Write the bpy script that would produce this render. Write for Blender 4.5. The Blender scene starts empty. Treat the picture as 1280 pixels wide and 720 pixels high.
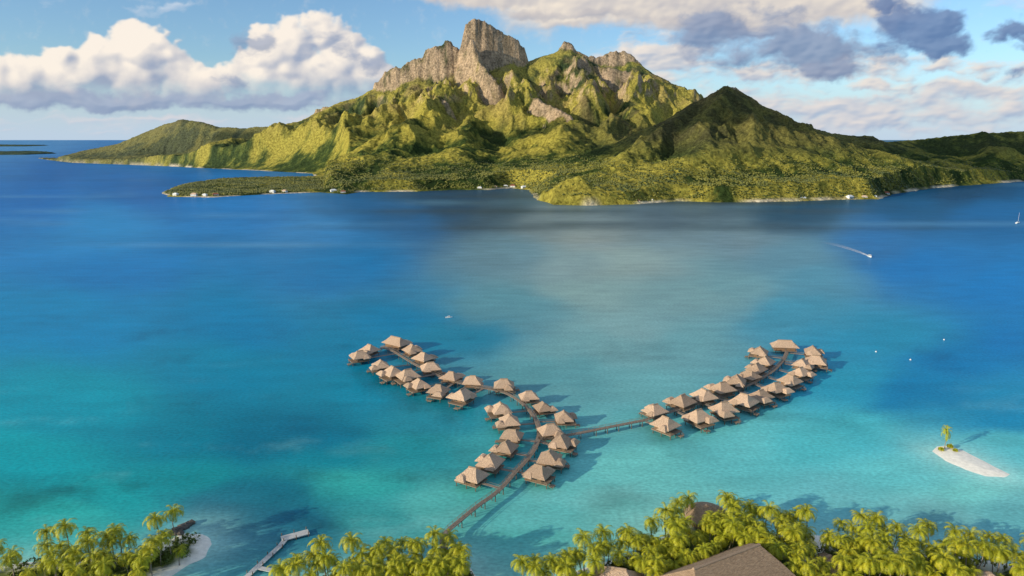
import bpy, math, random, bmesh
import numpy as np
from mathutils import Vector, Matrix
random.seed(7); rng=np.random.default_rng(7)
S=bpy.context.scene; COL=S.collection
# ---------------------------------------------------------------- camera
F=865.0; PITCH=math.atan(186/865.0); H=125.0
cp,sp=math.cos(PITCH),math.sin(PITCH)
cam=bpy.data.cameras.new('camera'); co=bpy.data.objects.new('camera',cam); COL.objects.link(co)
co.location=(0,0,H); co.rotation_euler=(math.pi/2-PITCH,0,0)
cam.sensor_width=36; cam.lens=F/1280*36; cam.clip_end=300000; cam.clip_start=1
S.camera=co
S.view_settings.view_transform='Standard'; S.view_settings.look='None'; S.view_settings.exposure=0
def ray(px,py):
    up=360-py; return (px-640, F*cp+up*sp, up*cp-F*sp)
def G(px,py,z=0.0):
    x,y,zz=ray(px,py); s=(z-H)/zz; return Vector((x*s,y*s,z))
def P(px,py,Y):
    x,y,zz=ray(px,py); s=Y/y; return (x*s,Y,H+zz*s)
def proj(v):
    x,y,z=v[0],v[1],v[2]-H
    d=y*cp-z*sp; u=y*sp+z*cp
    return 640+F*x/d, 360-F*u/d
# ---------------------------------------------------------------- light
SUN_EL=math.radians(16.5); sd=Vector((-0.87,-0.49,0)).normalized()
SUNV=Vector((sd.x*math.cos(SUN_EL),sd.y*math.cos(SUN_EL),math.sin(SUN_EL)))
L=bpy.data.lights.new('sun','SUN'); L.energy=5.0; L.angle=math.radians(0.5); L.color=(1,0.88,0.66)
lo=bpy.data.objects.new('sun',L); COL.objects.link(lo); lo.rotation_euler=SUNV.to_track_quat('Z','Y').to_euler()
# ---------------------------------------------------------------- node helpers
class N:
    def __init__(s,nt): s.nt=nt
    def new(s,t,**k):
        n=s.nt.nodes.new(t)
        for a,b in k.items(): setattr(n,a,b)
        return n
    def link(s,a,b): s.nt.links.new(a,b)
    def setin(s,inp,v):
        if isinstance(v,bpy.types.NodeSocket): s.link(v,inp)
        else: inp.default_value=v
    def math(s,op,a,b=None,c=None,clamp=False):
        n=s.new('ShaderNodeMath',operation=op,use_clamp=clamp)
        s.setin(n.inputs[0],a)
        if b is not None: s.setin(n.inputs[1],b)
        if c is not None: s.setin(n.inputs[2],c)
        return n.outputs[0]
    def vm(s,op,a,b=None):
        n=s.new('ShaderNodeVectorMath',operation=op); s.setin(n.inputs[0],a)
        if b is not None: s.setin(n.inputs[1],b)
        return n.outputs[1] if op in('LENGTH','DISTANCE','DOT_PRODUCT') else n.outputs[0]
    def scale(s,c,k):
        n=s.new('ShaderNodeVectorMath',operation='SCALE'); s.setin(n.inputs[0],c); s.setin(n.inputs[3],k); return n.outputs[0]
    def noise(s,vec,scale,detail=4,rough=.55,col=False,dist=0):
        n=s.new('ShaderNodeTexNoise'); s.setin(n.inputs['Vector'],vec)
        n.inputs['Scale'].default_value=scale; n.inputs['Detail'].default_value=detail; n.inputs['Roughness'].default_value=rough
        n.inputs['Distortion'].default_value=dist
        return n.outputs['Color' if col else 'Fac']
    def mr(s,v,a,b,c=0.,d=1.,smooth=False):
        n=s.new('ShaderNodeMapRange'); n.interpolation_type='SMOOTHSTEP' if smooth else 'LINEAR'
        s.setin(n.inputs[0],v)
        for i,q in enumerate((a,b,c,d)): s.setin(n.inputs[i+1],q)
        return n.outputs[0]
    def mix(s,f,a,b,blend='MIX'):
        n=s.new('ShaderNodeMix',data_type='RGBA',blend_type=blend)
        s.setin(n.inputs[0],f)
        for i,q in ((6,a),(7,b)):
            if isinstance(q,(tuple,list)): q=(q[0],q[1],q[2],1)
            s.setin(n.inputs[i],q)
        return n.outputs[2]
def newmat(name,rough=.8,spec=.3):
    m=bpy.data.materials.new(name); m.use_nodes=True; nt=m.node_tree
    n=N(nt); b=nt.nodes['Principled BSDF']; b.inputs['Roughness'].default_value=rough
    b.inputs['Specular IOR Level'].default_value=spec
    return m,n,b
def simple(name,c1,c2,scale=2.,rough=.8,bump=0.,stretch=(1,1,1),rand=.0,detail=5,spec=.3,bdist=.1):
    m,n,b=newmat(name,rough,spec)
    tc=n.new('ShaderNodeTexCoord').outputs['Object']
    v=n.vm('MULTIPLY',tc,stretch)
    f=n.noise(v,scale,detail,.6)
    f=n.mr(f,.32,.68)
    c=n.mix(f,c1,c2)
    if rand:
        oi=n.new('ShaderNodeObjectInfo').outputs['Random']
        c=n.scale(c,n.mr(oi,0,1,1-rand,1+rand))
    n.link(c,b.inputs['Base Color'])
    if bump:
        bn=n.new('ShaderNodeBump'); bn.inputs['Strength'].default_value=bump; bn.inputs['Distance'].default_value=bdist
        n.link(f,bn.inputs['Height']); n.link(bn.outputs[0],b.inputs['Normal'])
    return m
# ---------------------------------------------------------------- world
W=bpy.data.worlds.new("World"); S.world=W; W.use_nodes=True
wn=N(W.node_tree); W.node_tree.nodes.clear()
out=wn.new('ShaderNodeOutputWorld'); bg=wn.new('ShaderNodeBackground'); STR=0.14; bg.inputs[1].default_value=STR
wn.link(bg.outputs[0],out.inputs[0])
sky=wn.new('ShaderNodeTexSky',sky_type='NISHITA'); sky.sun_disc=False; sky.sun_elevation=SUN_EL
sky.sun_rotation=math.atan2(sd.x,sd.y)%(2*math.pi); sky.altitude=100; sky.air_density=1.0; sky.dust_density=0.5; sky.ozone_density=2.5
gen=wn.new('ShaderNodeTexCoord').outputs['Generated']
nz=wn.noise(gen,3.2,4,.6)
sx=wn.new('ShaderNodeSeparateXYZ'); wn.link(gen,sx.inputs[0])
hi=wn.mr(sx.outputs[2],.24,.42,0,1,True)
ca=wn.math('MULTIPLY',wn.mr(nz,.44,.58,0,.8,True),hi)
skc=wn.mix(1.0,sky.outputs[0],(.86,1.02,1.16),'MULTIPLY')
wn.link(wn.mix(ca,skc,(5.2,5.4,5.5)),bg.inputs[0])
# ---------------------------------------------------------------- numpy noise
def gnoise(x,y,seed=0):
    xi=np.floor(x).astype(np.int64); yi=np.floor(y).astype(np.int64); fx=x-xi; fy=y-yi
    def gr_(ix,iy):
        h=(ix*374761393+iy*668265263+seed*974634777)&0xffffffff
        h=((h^(h>>13))*1274126177)&0xffffffff; h=h^(h>>16)
        return h.astype(np.float64)*(2*np.pi/4294967296.)
    def dot(ix,iy,dx,dy):
        a=gr_(ix,iy); return np.cos(a)*dx+np.sin(a)*dy
    u=fx*fx*fx*(fx*(fx*6-15)+10); v=fy*fy*fy*(fy*(fy*6-15)+10)
    a=dot(xi,yi,fx,fy); b=dot(xi+1,yi,fx-1,fy); c=dot(xi,yi+1,fx,fy-1); e=dot(xi+1,yi+1,fx-1,fy-1)
    return ((a*(1-u)+b*u)*(1-v)+(c*(1-u)+e*u)*v)*1.4
def fbm(x,y,wl,oct=4,seed=0,g=.5):
    s=0;a=1;t=0
    for i in range(oct):
        s=s+a*gnoise(x/wl,y/wl,seed+i); t+=a; a*=g; wl*=.5
    return s/t
def ridged(x,y,wl,oct=4,seed=0,g=.5):
    s=0;a=1;t=0
    for i in range(oct):
        s=s+a*(1-np.abs(gnoise(x/wl,y/wl,seed+i))*2); t+=a; a*=g; wl*=.5
    return s/t
def sstep(a,b,x):
    t=np.clip((x-a)/(b-a),0,1); return t*t*(3-2*t)
def lerp(a,b,t): return a*(1-t[...,None])+b*t[...,None]
def blur(T,n):
    T=T.copy()
    for _ in range(n): T[1:-1,1:-1]=(T[:-2,1:-1]+T[2:,1:-1]+T[1:-1,:-2]+T[1:-1,2:]+T[1:-1,1:-1]*2)/6
    return T
def sdist(X,Y,poly):
    d=np.full(X.shape,1e18); ins=np.zeros(X.shape,bool); n=len(poly)
    for i in range(n):
        x0,y0=poly[i][0],poly[i][1]; x1,y1=poly[(i+1)%n][0],poly[(i+1)%n][1]
        ex,ey=x1-x0,y1-y0; t=np.clip(((X-x0)*ex+(Y-y0)*ey)/(ex*ex+ey*ey+1e-9),0,1)
        d=np.minimum(d,(X-x0-t*ex)**2+(Y-y0-t*ey)**2)
        if abs(y1-y0)>1e-9:
            c=((y0>Y)!=(y1>Y))&(X<(x1-x0)*(Y-y0)/(y1-y0)+x0); ins^=c
    d=np.sqrt(d); return np.where(ins,d,-d)
# ---------------------------------------------------------------- mesh helpers
def link(name,me,mat,parent=None,smooth=False):
    if mat and not me.materials: me.materials.append(mat)
    o=bpy.data.objects.new(name,me); COL.objects.link(o)
    if parent: o.parent=parent
    if smooth: me.shade_smooth()
    return o
def gridmesh(name,X,Y,Z,mat,cols=None,keep=None,smooth=True):
    r,c=X.shape; idx=np.arange(r*c).reshape(r,c)
    q=np.stack([idx[:-1,:-1],idx[:-1,1:],idx[1:,1:],idx[1:,:-1]],-1).reshape(-1,4)
    co_=np.stack([X,Y,Z],-1).reshape(-1,3)
    if cols is not None: cols=cols.reshape(-1,cols.shape[-1])
    if keep is not None:
        k=keep.reshape(-1)[q].any(1); q=q[k]
        used=np.unique(q); m=np.zeros(r*c,np.int64); m[used]=np.arange(len(used)); q=m[q]; co_=co_[used]
        if cols is not None: cols=cols[used]
    return rawmesh(name,co_,q,mat,cols,smooth)
def rawmesh(name,co_,q,mat,cols=None,smooth=True):
    me=bpy.data.meshes.new(name); k=q.shape[1]
    me.vertices.add(len(co_)); me.vertices.foreach_set('co',co_.astype(np.float32).ravel())
    me.loops.add(q.size); me.loops.foreach_set('vertex_index',q.astype(np.int32).ravel())
    me.polygons.add(len(q)); me.polygons.foreach_set('loop_start',np.arange(0,q.size,k,dtype=np.int32))
    me.update(calc_edges=True)
    if cols is not None:
        a=me.color_attributes.new('col','FLOAT_COLOR','POINT')
        if cols.shape[1]==3: cols=np.concatenate([cols,np.ones((len(cols),1))],1)
        a.data.foreach_set('color',cols.astype(np.float32).ravel())
    if smooth: me.shade_smooth()
    return link(name,me,mat)
class MB:
    def __init__(s): s.v=[]; s.f=[]
    def add(s,vs,fs):
        b=len(s.v); s.v+=[tuple(v) for v in vs]; s.f+=[tuple(i+b for i in f) for f in fs]; return s
    def box(s,x,y,z,sx,sy,sz,rz=0):
        c,n=math.cos(rz),math.sin(rz); vs=[]
        for dz in(-1,1):
            for dx,dy in((-1,-1),(1,-1),(1,1),(-1,1)):
                a,b=dx*sx/2,dy*sy/2; vs.append((x+a*c-b*n,y+a*n+b*c,z+dz*sz/2))
        return s.add(vs,[(3,2,1,0),(4,5,6,7),(0,1,5,4),(1,2,6,5),(2,3,7,6),(3,0,4,7)])
    def tube(s,p0,p1,r0,r1=None,n=6):
        r1=r0 if r1 is None else r1; p0=Vector(p0);p1=Vector(p1); d=(p1-p0).normalized()
        a=d.orthogonal().normalized(); b=d.cross(a); vs=[]
        for p,r in((p0,r0),(p1,r1)):
            for i in range(n):
                t=2*math.pi*i/n; vs.append(p+a*r*math.cos(t)+b*r*math.sin(t))
        fs=[(i,(i+1)%n,n+(i+1)%n,n+i) for i in range(n)]+[tuple(range(n))[::-1],tuple(range(n,2*n))]
        return s.add(vs,fs)
    def loft(s,levels,cx=0,cy=0):
        vs=[];fs=[]
        for hx,hy,z in levels: vs+=[(cx-hx,cy-hy,z),(cx+hx,cy-hy,z),(cx+hx,cy+hy,z),(cx-hx,cy+hy,z)]
        for l in range(len(levels)-1):
            for i in range(4):
                j=(i+1)%4; fs.append((l*4+i,l*4+j,l*4+4+j,l*4+4+i))
        fs.append((3,2,1,0)); t=(len(levels)-1)*4; fs.append((t,t+1,t+2,t+3))
        return s.add(vs,fs)
    def lathe(s,prof,n=16,cx=0,cy=0):
        vs=[];fs=[]
        for r,z in prof:
            for i in range(n): t=2*math.pi*i/n; vs.append((cx+r*math.cos(t),cy+r*math.sin(t),z))
        for l in range(len(prof)-1):
            for i in range(n):
                j=(i+1)%n; fs.append((l*n+i,l*n+j,l*n+n+j,l*n+n+i))
        fs.append(tuple(range(n))[::-1]); t=(len(prof)-1)*n; fs.append(tuple(range(t,t+n)))
        return s.add(vs,fs)
    def mesh(s,name):
        me=bpy.data.meshes.new(name); me.from_pydata(s.v,[],s.f); me.update(); return me
    def build(s,name,mat,parent=None,smooth=False): return link(name,s.mesh(name),mat,parent,smooth)
def tag(o,label=None,cat=None,group=None,kind=None):
    if label: o['label']=label
    if cat: o['category']=cat
    if group: o['group']=group
    if kind: o['kind']=kind
    return o
def empty(name,loc=(0,0,0),rz=0):
    o=bpy.data.objects.new(name,None); COL.objects.link(o); o.location=loc; o.rotation_euler=(0,0,rz); o.empty_display_size=.5; return o
def children(o): return CH.get(o.name,[])
CH={}
def index(root):
    def rec(o):
        CH[o.name]=list(o.children)
        for c in CH[o.name]: rec(c)
    rec(root)
def dup(o,parent=None):
    c=o.copy(); COL.objects.link(c); c.parent=parent
    CH[c.name]=[dup(k,c) for k in children(o)]
    return c
ORD=['first','second','third','fourth','fifth','sixth','seventh','eighth','ninth','tenth','eleventh','twelfth']
def ordn(i): 
    if i<12: return ORD[i]
    n=i+1; return f"{n}{'st' if n%10==1 and n!=11 else 'nd' if n%10==2 and n!=12 else 'rd' if n%10==3 and n!=13 else 'th'}"
def s2l(c): return [((v/255+.055)/1.055)**2.4 if v>10 else v/255/12.92 for v in c]
# ---------------------------------------------------------------- cloud layer of the sky (far dome segment)
K=1/885.
s_=np.linspace(-900,900,1500); t_=np.concatenate([np.linspace(-3,215,300),np.linspace(218,420,50)])
Sx,Ty=np.meshgrid(s_,t_)
PXs=640+F*np.tan(Sx*K)*1.022; PYs=174-Ty*(1/np.cos(Sx*K))
wX=PXs+fbm(PXs,PYs,60,5,401,.6)*26; wY=PYs+fbm(PXs,PYs,50,5,405,.6)*18
RGB=np.zeros(Sx.shape+(3,)); AL=np.zeros(Sx.shape)
def comp(rgb,a):
    global RGB,AL
    ao=a+AL*(1-a); RGB=np.where(ao[...,None]>1e-4,(rgb*a[...,None]+RGB*(AL*(1-a))[...,None])/np.maximum(ao,1e-4)[...,None],rgb); AL=ao
def C(*c): return np.array(s2l(c))
comp(np.broadcast_to(C(192,212,233),RGB.shape),sstep(95,-5,Ty)*.9)
def light_of(T,k=1.,amb=.5):
    dx=(s_[1]-s_[0]); dy=np.gradient(t_)[:,None]
    gx=np.gradient(T,axis=1)/dx; gy=np.gradient(T,axis=0)/dy
    nz=1/np.sqrt(1+gx*gx+gy*gy); nx=-gx*nz; ny=-gy*nz
    return np.clip(amb+k*(nx*-.62+ny*.6+(nz-.6)*.35),0,1)
def stratus(ells,lit,shade,wl,stretch,seed,amax=1.,thr=.45,soft=.4,amp=1.5,k=.55):
    env=np.zeros_like(PXs)
    for x,y,rx,ry,w in ells: env=np.maximum(env,w*np.exp(-((wX-x)/rx)**2-((wY-y)/ry)**2))
    f=fbm(wX*.5+PXs*.5,(wY*.5+PYs*.5)*stretch,wl,7,seed,.56)
    D=env+f*amp*.5-thr
    a=sstep(0,soft,D)*amax
    l=light_of(blur(np.maximum(D,0)*26+f*6,9),k,.5)
    l=np.clip(l+fbm(PXs,PYs*stretch,wl*.8,4,seed+50)*.45,0,1)
    comp(lerp(np.broadcast_to(shade,RGB.shape),lit,l),a)
def cumulus(profile,base,n,rmin,rmax,lit,shade,seed):
    r=random.Random(seed); T=np.zeros_like(PXs); xs=[p[0] for p in profile]; ys=[p[1] for p in profile]
    cx=PXs+fbm(PXs,PYs,34,7,seed+1,.64)*24; cy=PYs+fbm(PXs,PYs,30,7,seed+5,.64)*20
    for i in range(n):
        x=r.uniform(xs[0],xs[-1]); top=np.interp(x,xs,ys); y=base-(base-top)*r.random()**.7
        rr=r.uniform(rmin,rmax)*(1.1-.35*(base-y)/max(base-top,1)); y=max(y,top+rr*.8)
        m=(np.abs(cx-x)<rr)&(np.abs(cy-y)<rr)
        d2=((cx[m]-x)**2+(cy[m]-y)**2)/rr**2
        T[m]=np.maximum(T[m],rr*np.sqrt(np.clip(1-d2,0,1))+r.uniform(0,rr*.4)*np.clip(1-d2,0,1)**.5)
    nn=fbm(PXs,PYs,20,6,seed+9,.6); nl=fbm(PXs,PYs,70,3,seed+31)
    T=blur(T,3)+nn*2*(T>0)
    a=sstep(-1,17,T+nn*10-2)*sstep(base+16,base-24,cy*.5+PYs*.5+fbm(PXs,PYs*2,50,4,seed+13)*14)
    l=.34*light_of(blur(T,8),.7,.42)+.66*light_of(blur(T,40)*1.8,1.,.42)
    hgt=np.clip((base-PYs)/60,0,1); l=np.clip(l*(.6+.4*hgt)+.42*hgt-.10+nl*.7+fbm(PXs,PYs,40,5,seed+21,.6)*.4,0,1)
    comp(lerp(np.broadcast_to(shade,RGB.shape),lit,l),a*.96)
stratus([(60,5,160,14,.7),(200,22,120,8,.5),(1200,10,120,20,.6)],C(225,232,240),C(190,205,225),90,3.5,410,.6)
stratus([(1080,140,330,30,.95),(1230,115,120,26,.85),(900,130,120,30,.7)],C(234,224,218),C(164,182,208),80,3.2,420,.92,.40,.5)
stratus([(1000,92,170,24,.9),(1180,88,130,18,.8),(830,78,90,44,1.),(1120,110,160,12,.8)],C(244,232,220),C(172,184,204),56,2.6,430,.95,.40,.5)
stratus([(150,150,240,10,.75),(380,148,90,9,.7),(60,160,200,6,.6),(300,166,260,4,.6),(1100,162,250,6,.6)],C(226,218,220),C(188,202,220),90,6,440,.75,.36,.6)
stratus([(120,128,230,14,1.),(340,125,130,14,1.)],C(172,184,206),C(136,155,187),90,3,450,.92,.32,.5)
cumulus([(-160,92),(0,80),(60,76),(110,66),(150,48),(185,37),(215,46),(240,78),(262,98)],124,190,14,31,C(255,243,229),C(156,168,192),51)
cumulus([(262,96),(300,80),(330,58),(355,34),(385,22),(420,27),(445,48),(470,70),(486,95)],120,160,13,28,C(255,243,229),C(144,160,189),77)
stratus([(325,60,34,24,1.),(432,66,40,24,.8),(300,105,44,15,.8),(470,90,34,28,.7),(60,112,80,12,.6)],C(150,165,193),C(128,148,180),44,2,455,.7,.44,.55)
stratus([(640,0,150,30,1.3),(800,8,220,42,1.4),(970,8,160,44,1.35),(740,32,120,16,1.),(1080,-5,70,26,.9)],C(250,236,217),C(188,186,192),120,1.9,460,.98,.36,.45,1.0,.6)
stratus([(700,28,130,10,.9),(860,38,130,14,.9)],C(196,190,192),C(160,166,182),80,3,465,.65,.42,.6)
stratus([(900,52,120,30,1.05),(1000,66,130,34,1.15),(1055,92,50,16,.9),(950,30,90,22,.85)],C(158,170,194),C(112,133,169),70,2.0,470,.92,.46,.5)
stratus([(1130,45,64,36,1.25),(1168,64,44,22,1.1),(1092,20,38,20,.9),(1250,45,50,20,1.05),(1285,66,48,16,.9),(1275,94,44,11,.8)],C(126,149,187),C(88,116,163),60,2,480,.93,.47,.45)
AL*=sstep(420,300,Ty)*sstep(900,800,np.abs(Sx))
RD=120000.
azs=Sx*K; els=Ty*K
sm,sn,sb=newmat('sky_clouds'); nt=sm.node_tree; nt.nodes.clear(); sn=N(nt)
at=sn.new('ShaderNodeAttribute'); at.attribute_name='col'; em=sn.new('ShaderNodeEmission'); tr=sn.new('ShaderNodeBsdfTransparent'); mx=sn.new('ShaderNodeMixShader'); ou=sn.new('ShaderNodeOutputMaterial')
sn.link(at.outputs['Color'],em.inputs[0]); sn.link(at.outputs['Alpha'],mx.inputs[0]); sn.link(tr.outputs[0],mx.inputs[1]); sn.link(em.outputs[0],mx.inputs[2]); sn.link(mx.outputs[0],ou.inputs[0])
try: sm.cycles.emission_sampling='NONE'
except Exception: pass
skyo=gridmesh('sky',RD*np.sin(azs)*np.cos(els),RD*np.cos(azs)*np.cos(els),RD*np.sin(els)+H,sm,np.concatenate([RGB,AL[...,None]],-1)); tag(skyo,'evening sky with cream cumulus banks and blue grey clouds','sky',kind='structure')
# ---------------------------------------------------------------- materials
M={}
def attrmat(name,rough,nsc,lo_,hi_,bump,bd,spec=.2,det=6):
    m,n,b=newmat(name,rough,spec)
    a=n.new('ShaderNodeAttribute'); a.attribute_name='col'
    p=n.new('ShaderNodeNewGeometry').outputs['Position']
    f=n.noise(p,nsc,det,.68)
    n.link(n.scale(a.outputs['Color'],n.mr(f,.3,.7,lo_,hi_)),b.inputs['Base Color'])
    bn=n.new('ShaderNodeBump'); bn.inputs['Strength'].default_value=bump; bn.inputs['Distance'].default_value=bd
    n.link(f,bn.inputs['Height']); n.link(bn.outputs[0],b.inputs['Normal'])
    return m
M['terrain']=attrmat('terrain_green',.95,.12,.35,1.65,1.0,8,.05,6)
M['ground']=attrmat('island_ground',.95,.6,.85,1.15,.4,.2,.1)
m,n,b=newmat('lagoon_water'); nt=m.node_tree
a=n.new('ShaderNodeAttribute'); a.attribute_name='col'
p=n.new('ShaderNodeNewGeometry').outputs['Position']
f=n.noise(p,.012,5,.6); f2=n.noise(n.vm('MULTIPLY',p,(.35,1,1)),.09,4,.6)
w1=n.noise(n.vm('MULTIPLY',p,(.8,1.3,1)),.7,3,.6); 
k=n.math('MULTIPLY',n.mr(f,.3,.7,.92,1.08),n.mr(f2,.3,.7,.90,1.10)); k=n.math('MULTIPLY',k,n.mr(w1,.3,.7,.82,1.18))
cc=n.scale(a.outputs['Color'],k)
bn=n.new('ShaderNodeBump'); bn.inputs['Strength'].default_value=.6; bn.inputs['Distance'].default_value=.4
n.link(w1,bn.inputs['Height'])
df=n.new('ShaderNodeBsdfDiffuse'); n.link(cc,df.inputs[0])
gl=n.new('ShaderNodeBsdfGlossy'); gl.inputs['Roughness'].default_value=.2; gl.inputs[0].default_value=(.65,.88,1,1); n.link(bn.outputs[0],gl.inputs['Normal'])
fr=n.new('ShaderNodeFresnel'); fr.inputs[0].default_value=1.33; n.link(bn.outputs[0],fr.inputs['Normal'])
fa=n.math('MULTIPLY',fr.outputs[0],.5); fa=n.math('MINIMUM',fa,.16)
mx=n.new('ShaderNodeMixShader'); n.link(fa,mx.inputs[0]); n.link(df.outputs[0],mx.inputs[1]); n.link(gl.outputs[0],mx.inputs[2]); n.link(mx.outputs[0],nt.nodes['Material Output'].inputs[0])
M['water']=m
M['thatch']=simple('thatch',(.44,.29,.195),(.80,.585,.42),2.2,.95,1.,(1,1,3),.2,7,.1,.3)
M['thatch_dark']=simple('thatch_ridge',(.28,.19,.125),(.44,.32,.22),4.0,.95,.6,(1,1,1),.1)
M['wood']=simple('weathered_wood',(.2,.14,.095),(.34,.25,.18),2.5,.85,.3,(1,6,1),.08)
M['wall']=simple('timber_wall',(.17,.10,.055),(.28,.17,.10),3,.8,.3,(4,4,.5),.1)
M['glass']=simple('dark_window_glass',(.02,.03,.035),(.05,.06,.065),1,.15,0,spec=.6)
M['pile']=simple('dark_pile_wood',(.1,.075,.055),(.18,.135,.1),3,.9)
M['plank']=simple('boardwalk_planks',(.17,.135,.11),(.31,.25,.2),1.6,.85,.3)
M['shingle']=simple('shingle_roof',(.27,.18,.115),(.54,.38,.25),1.6,.9,.9,(.6,.6,6),0,7,.15,.3)
M['white']=simple('white_paint',(.68,.68,.66),(.8,.8,.78),1,.5)
M['concrete']=simple('pale_concrete',(.42,.42,.41),(.56,.55,.53),.8,.8,.2)
M['rock']=simple('dark_rock',(.07,.06,.055),(.17,.15,.13),1.2,.95,1,rand=.1,bdist=.3)
M['trunk']=simple('palm_trunk',(.2,.17,.13),(.34,.28,.22),1.5,.9,.4,(1,1,5),.1)
M['blue']=simple('blue_paint',(.05,.15,.3),(.07,.2,.38),1,.4)
M['redroof']=simple('rust_red_roof',(.22,.07,.04),(.33,.12,.07),1,.8)
m,n,b=newmat('foam',.7,.2); b.inputs['Base Color'].default_value=(.82,.86,.88,1)
a=n.new('ShaderNodeAttribute'); a.attribute_name='col'; p=n.new('ShaderNodeNewGeometry').outputs['Position']
n.link(n.math('MULTIPLY',a.outputs['Alpha'],n.mr(n.noise(p,.5,4,.65),.36,.52)),b.inputs['Alpha']); M['foam']=m
M['cloud']=simple('shade_cloud_body',(.75,.75,.76),(.82,.82,.82),.002,1,0)
def leafmat(name,c1,c2,c3,sc=.8,trans=.3):
    m,n,b=newmat(name,.5,.3); nt=m.node_tree
    tc=n.new('ShaderNodeTexCoord').outputs['Object']; f=n.mr(n.noise(tc,sc,3),.35,.65)
    oi=n.new('ShaderNodeObjectInfo').outputs['Random']
    c=n.mix(f,c1,c2); c=n.mix(n.mr(oi,0,1,0,.8),c,c3)
    n.link(c,b.inputs['Base Color'])
    if trans:
        t=n.new('ShaderNodeBsdfTranslucent'); n.link(c,t.inputs[0])
        mx=n.new('ShaderNodeMixShader'); mx.inputs[0].default_value=trans
        o=nt.nodes['Material Output']; n.link(b.outputs[0],mx.inputs[1]); n.link(t.outputs[0],mx.inputs[2]); n.link(mx.outputs[0],o.inputs[0])
    return m
M['frond']=leafmat('palm_frond',(.22,.26,.015),(.60,.54,.03),(.38,.40,.02),.7,.25)
M['bush']=leafmat('bush_leaves',(.05,.09,.012),(.22,.25,.03),(.12,.16,.025),.25,0)
M['canopy']=leafmat('canopy_leaves',(.035,.055,.014),(.25,.225,.04),(.11,.125,.025),.012,0)
# ---------------------------------------------------------------- near land outlines
def poly(pts): return [tuple(G(a,b)[:2]) for a,b in pts]
left_land=poly([(-140,725),(-60,712),(0,708),(60,700),(120,697),(165,697),(200,680),(228,667),(252,668),(266,680),(256,697),(228,711),(206,724),(196,760),(186,830),(-160,830)])
mid_land=poly([(345,745),(375,730),(420,720),(480,713),(530,709),(555,702),(574,699),(588,708),(596,722),(602,745),(615,800),(620,860),(300,860)])
right_land=poly([(628,762),(655,738),(700,719),(745,704),(790,691),(830,672),(858,653),(905,650),(935,662),(965,668),(1010,670),(1060,674),(1100,680),(1130,688),(1180,693),(1240,702),(1300,712),(1420,732),(1480,900),(600,900)])
islet=poly([(1165,564),(1171,558),(1184,557),(1204,563),(1224,573),(1246,585),(1263,593),(1255,597),(1232,595),(1206,587),(1182,576)])
# ---------------------------------------------------------------- water sheet
nu,nv=620,520
uu=np.linspace(-2.2,2.2,nu); uu=np.sign(uu)*np.abs(uu/2.2)**1.5*2.2
vv_=1/np.linspace(1/45.,1/1500.,nv-80); yy=np.concatenate([vv_,np.geomspace(1540,150000,80)])
U,Yg=np.meshgrid(uu,yy); Xg=U*Yg
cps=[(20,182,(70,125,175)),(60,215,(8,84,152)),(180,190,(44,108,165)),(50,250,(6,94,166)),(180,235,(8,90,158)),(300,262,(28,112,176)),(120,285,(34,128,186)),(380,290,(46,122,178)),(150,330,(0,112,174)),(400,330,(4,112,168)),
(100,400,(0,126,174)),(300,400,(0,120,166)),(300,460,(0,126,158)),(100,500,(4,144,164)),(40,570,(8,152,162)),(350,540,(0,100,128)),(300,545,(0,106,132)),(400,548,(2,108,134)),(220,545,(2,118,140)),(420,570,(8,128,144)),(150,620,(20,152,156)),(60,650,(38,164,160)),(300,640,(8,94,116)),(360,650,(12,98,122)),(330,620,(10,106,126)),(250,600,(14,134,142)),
(440,600,(52,164,160)),(520,560,(28,140,150)),(560,630,(84,172,168)),(480,650,(52,146,148)),(700,640,(98,178,176)),(640,690,(70,162,158)),(780,640,(104,174,170)),(560,250,(34,66,94)),(480,270,(30,90,138)),(620,262,(60,80,94)),(700,275,(114,124,128)),(760,300,(148,152,148)),(850,270,(88,102,112)),(800,330,(146,160,156)),(720,330,(134,152,154)),(650,380,(92,142,154)),(640,320,(106,136,148)),(760,370,(138,162,160)),(850,370,(126,158,160)),(780,410,(128,160,162)),  # depth colours, plus grey sheen and dark shore reflections painted in
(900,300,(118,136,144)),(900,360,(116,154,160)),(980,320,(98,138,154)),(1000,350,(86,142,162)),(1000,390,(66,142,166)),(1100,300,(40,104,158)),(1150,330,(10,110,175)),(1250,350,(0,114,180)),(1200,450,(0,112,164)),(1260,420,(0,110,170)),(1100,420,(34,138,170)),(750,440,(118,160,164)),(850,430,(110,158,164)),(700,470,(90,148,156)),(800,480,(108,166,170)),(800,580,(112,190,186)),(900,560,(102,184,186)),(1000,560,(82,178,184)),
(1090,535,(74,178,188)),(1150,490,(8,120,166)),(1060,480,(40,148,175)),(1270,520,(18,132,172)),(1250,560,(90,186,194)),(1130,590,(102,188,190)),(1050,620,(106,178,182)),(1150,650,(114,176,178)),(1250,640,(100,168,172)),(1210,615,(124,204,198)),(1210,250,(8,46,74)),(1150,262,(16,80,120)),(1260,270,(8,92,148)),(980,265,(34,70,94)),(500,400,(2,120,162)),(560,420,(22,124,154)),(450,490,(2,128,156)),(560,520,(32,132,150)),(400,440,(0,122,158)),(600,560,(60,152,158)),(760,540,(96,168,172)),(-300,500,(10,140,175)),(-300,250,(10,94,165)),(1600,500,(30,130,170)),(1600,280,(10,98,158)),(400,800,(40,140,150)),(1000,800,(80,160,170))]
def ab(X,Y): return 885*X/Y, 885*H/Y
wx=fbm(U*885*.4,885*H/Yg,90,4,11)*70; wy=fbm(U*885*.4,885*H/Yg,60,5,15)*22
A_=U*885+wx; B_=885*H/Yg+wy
num=np.zeros(U.shape+(3,)); den_=np.zeros(U.shape)
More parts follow.
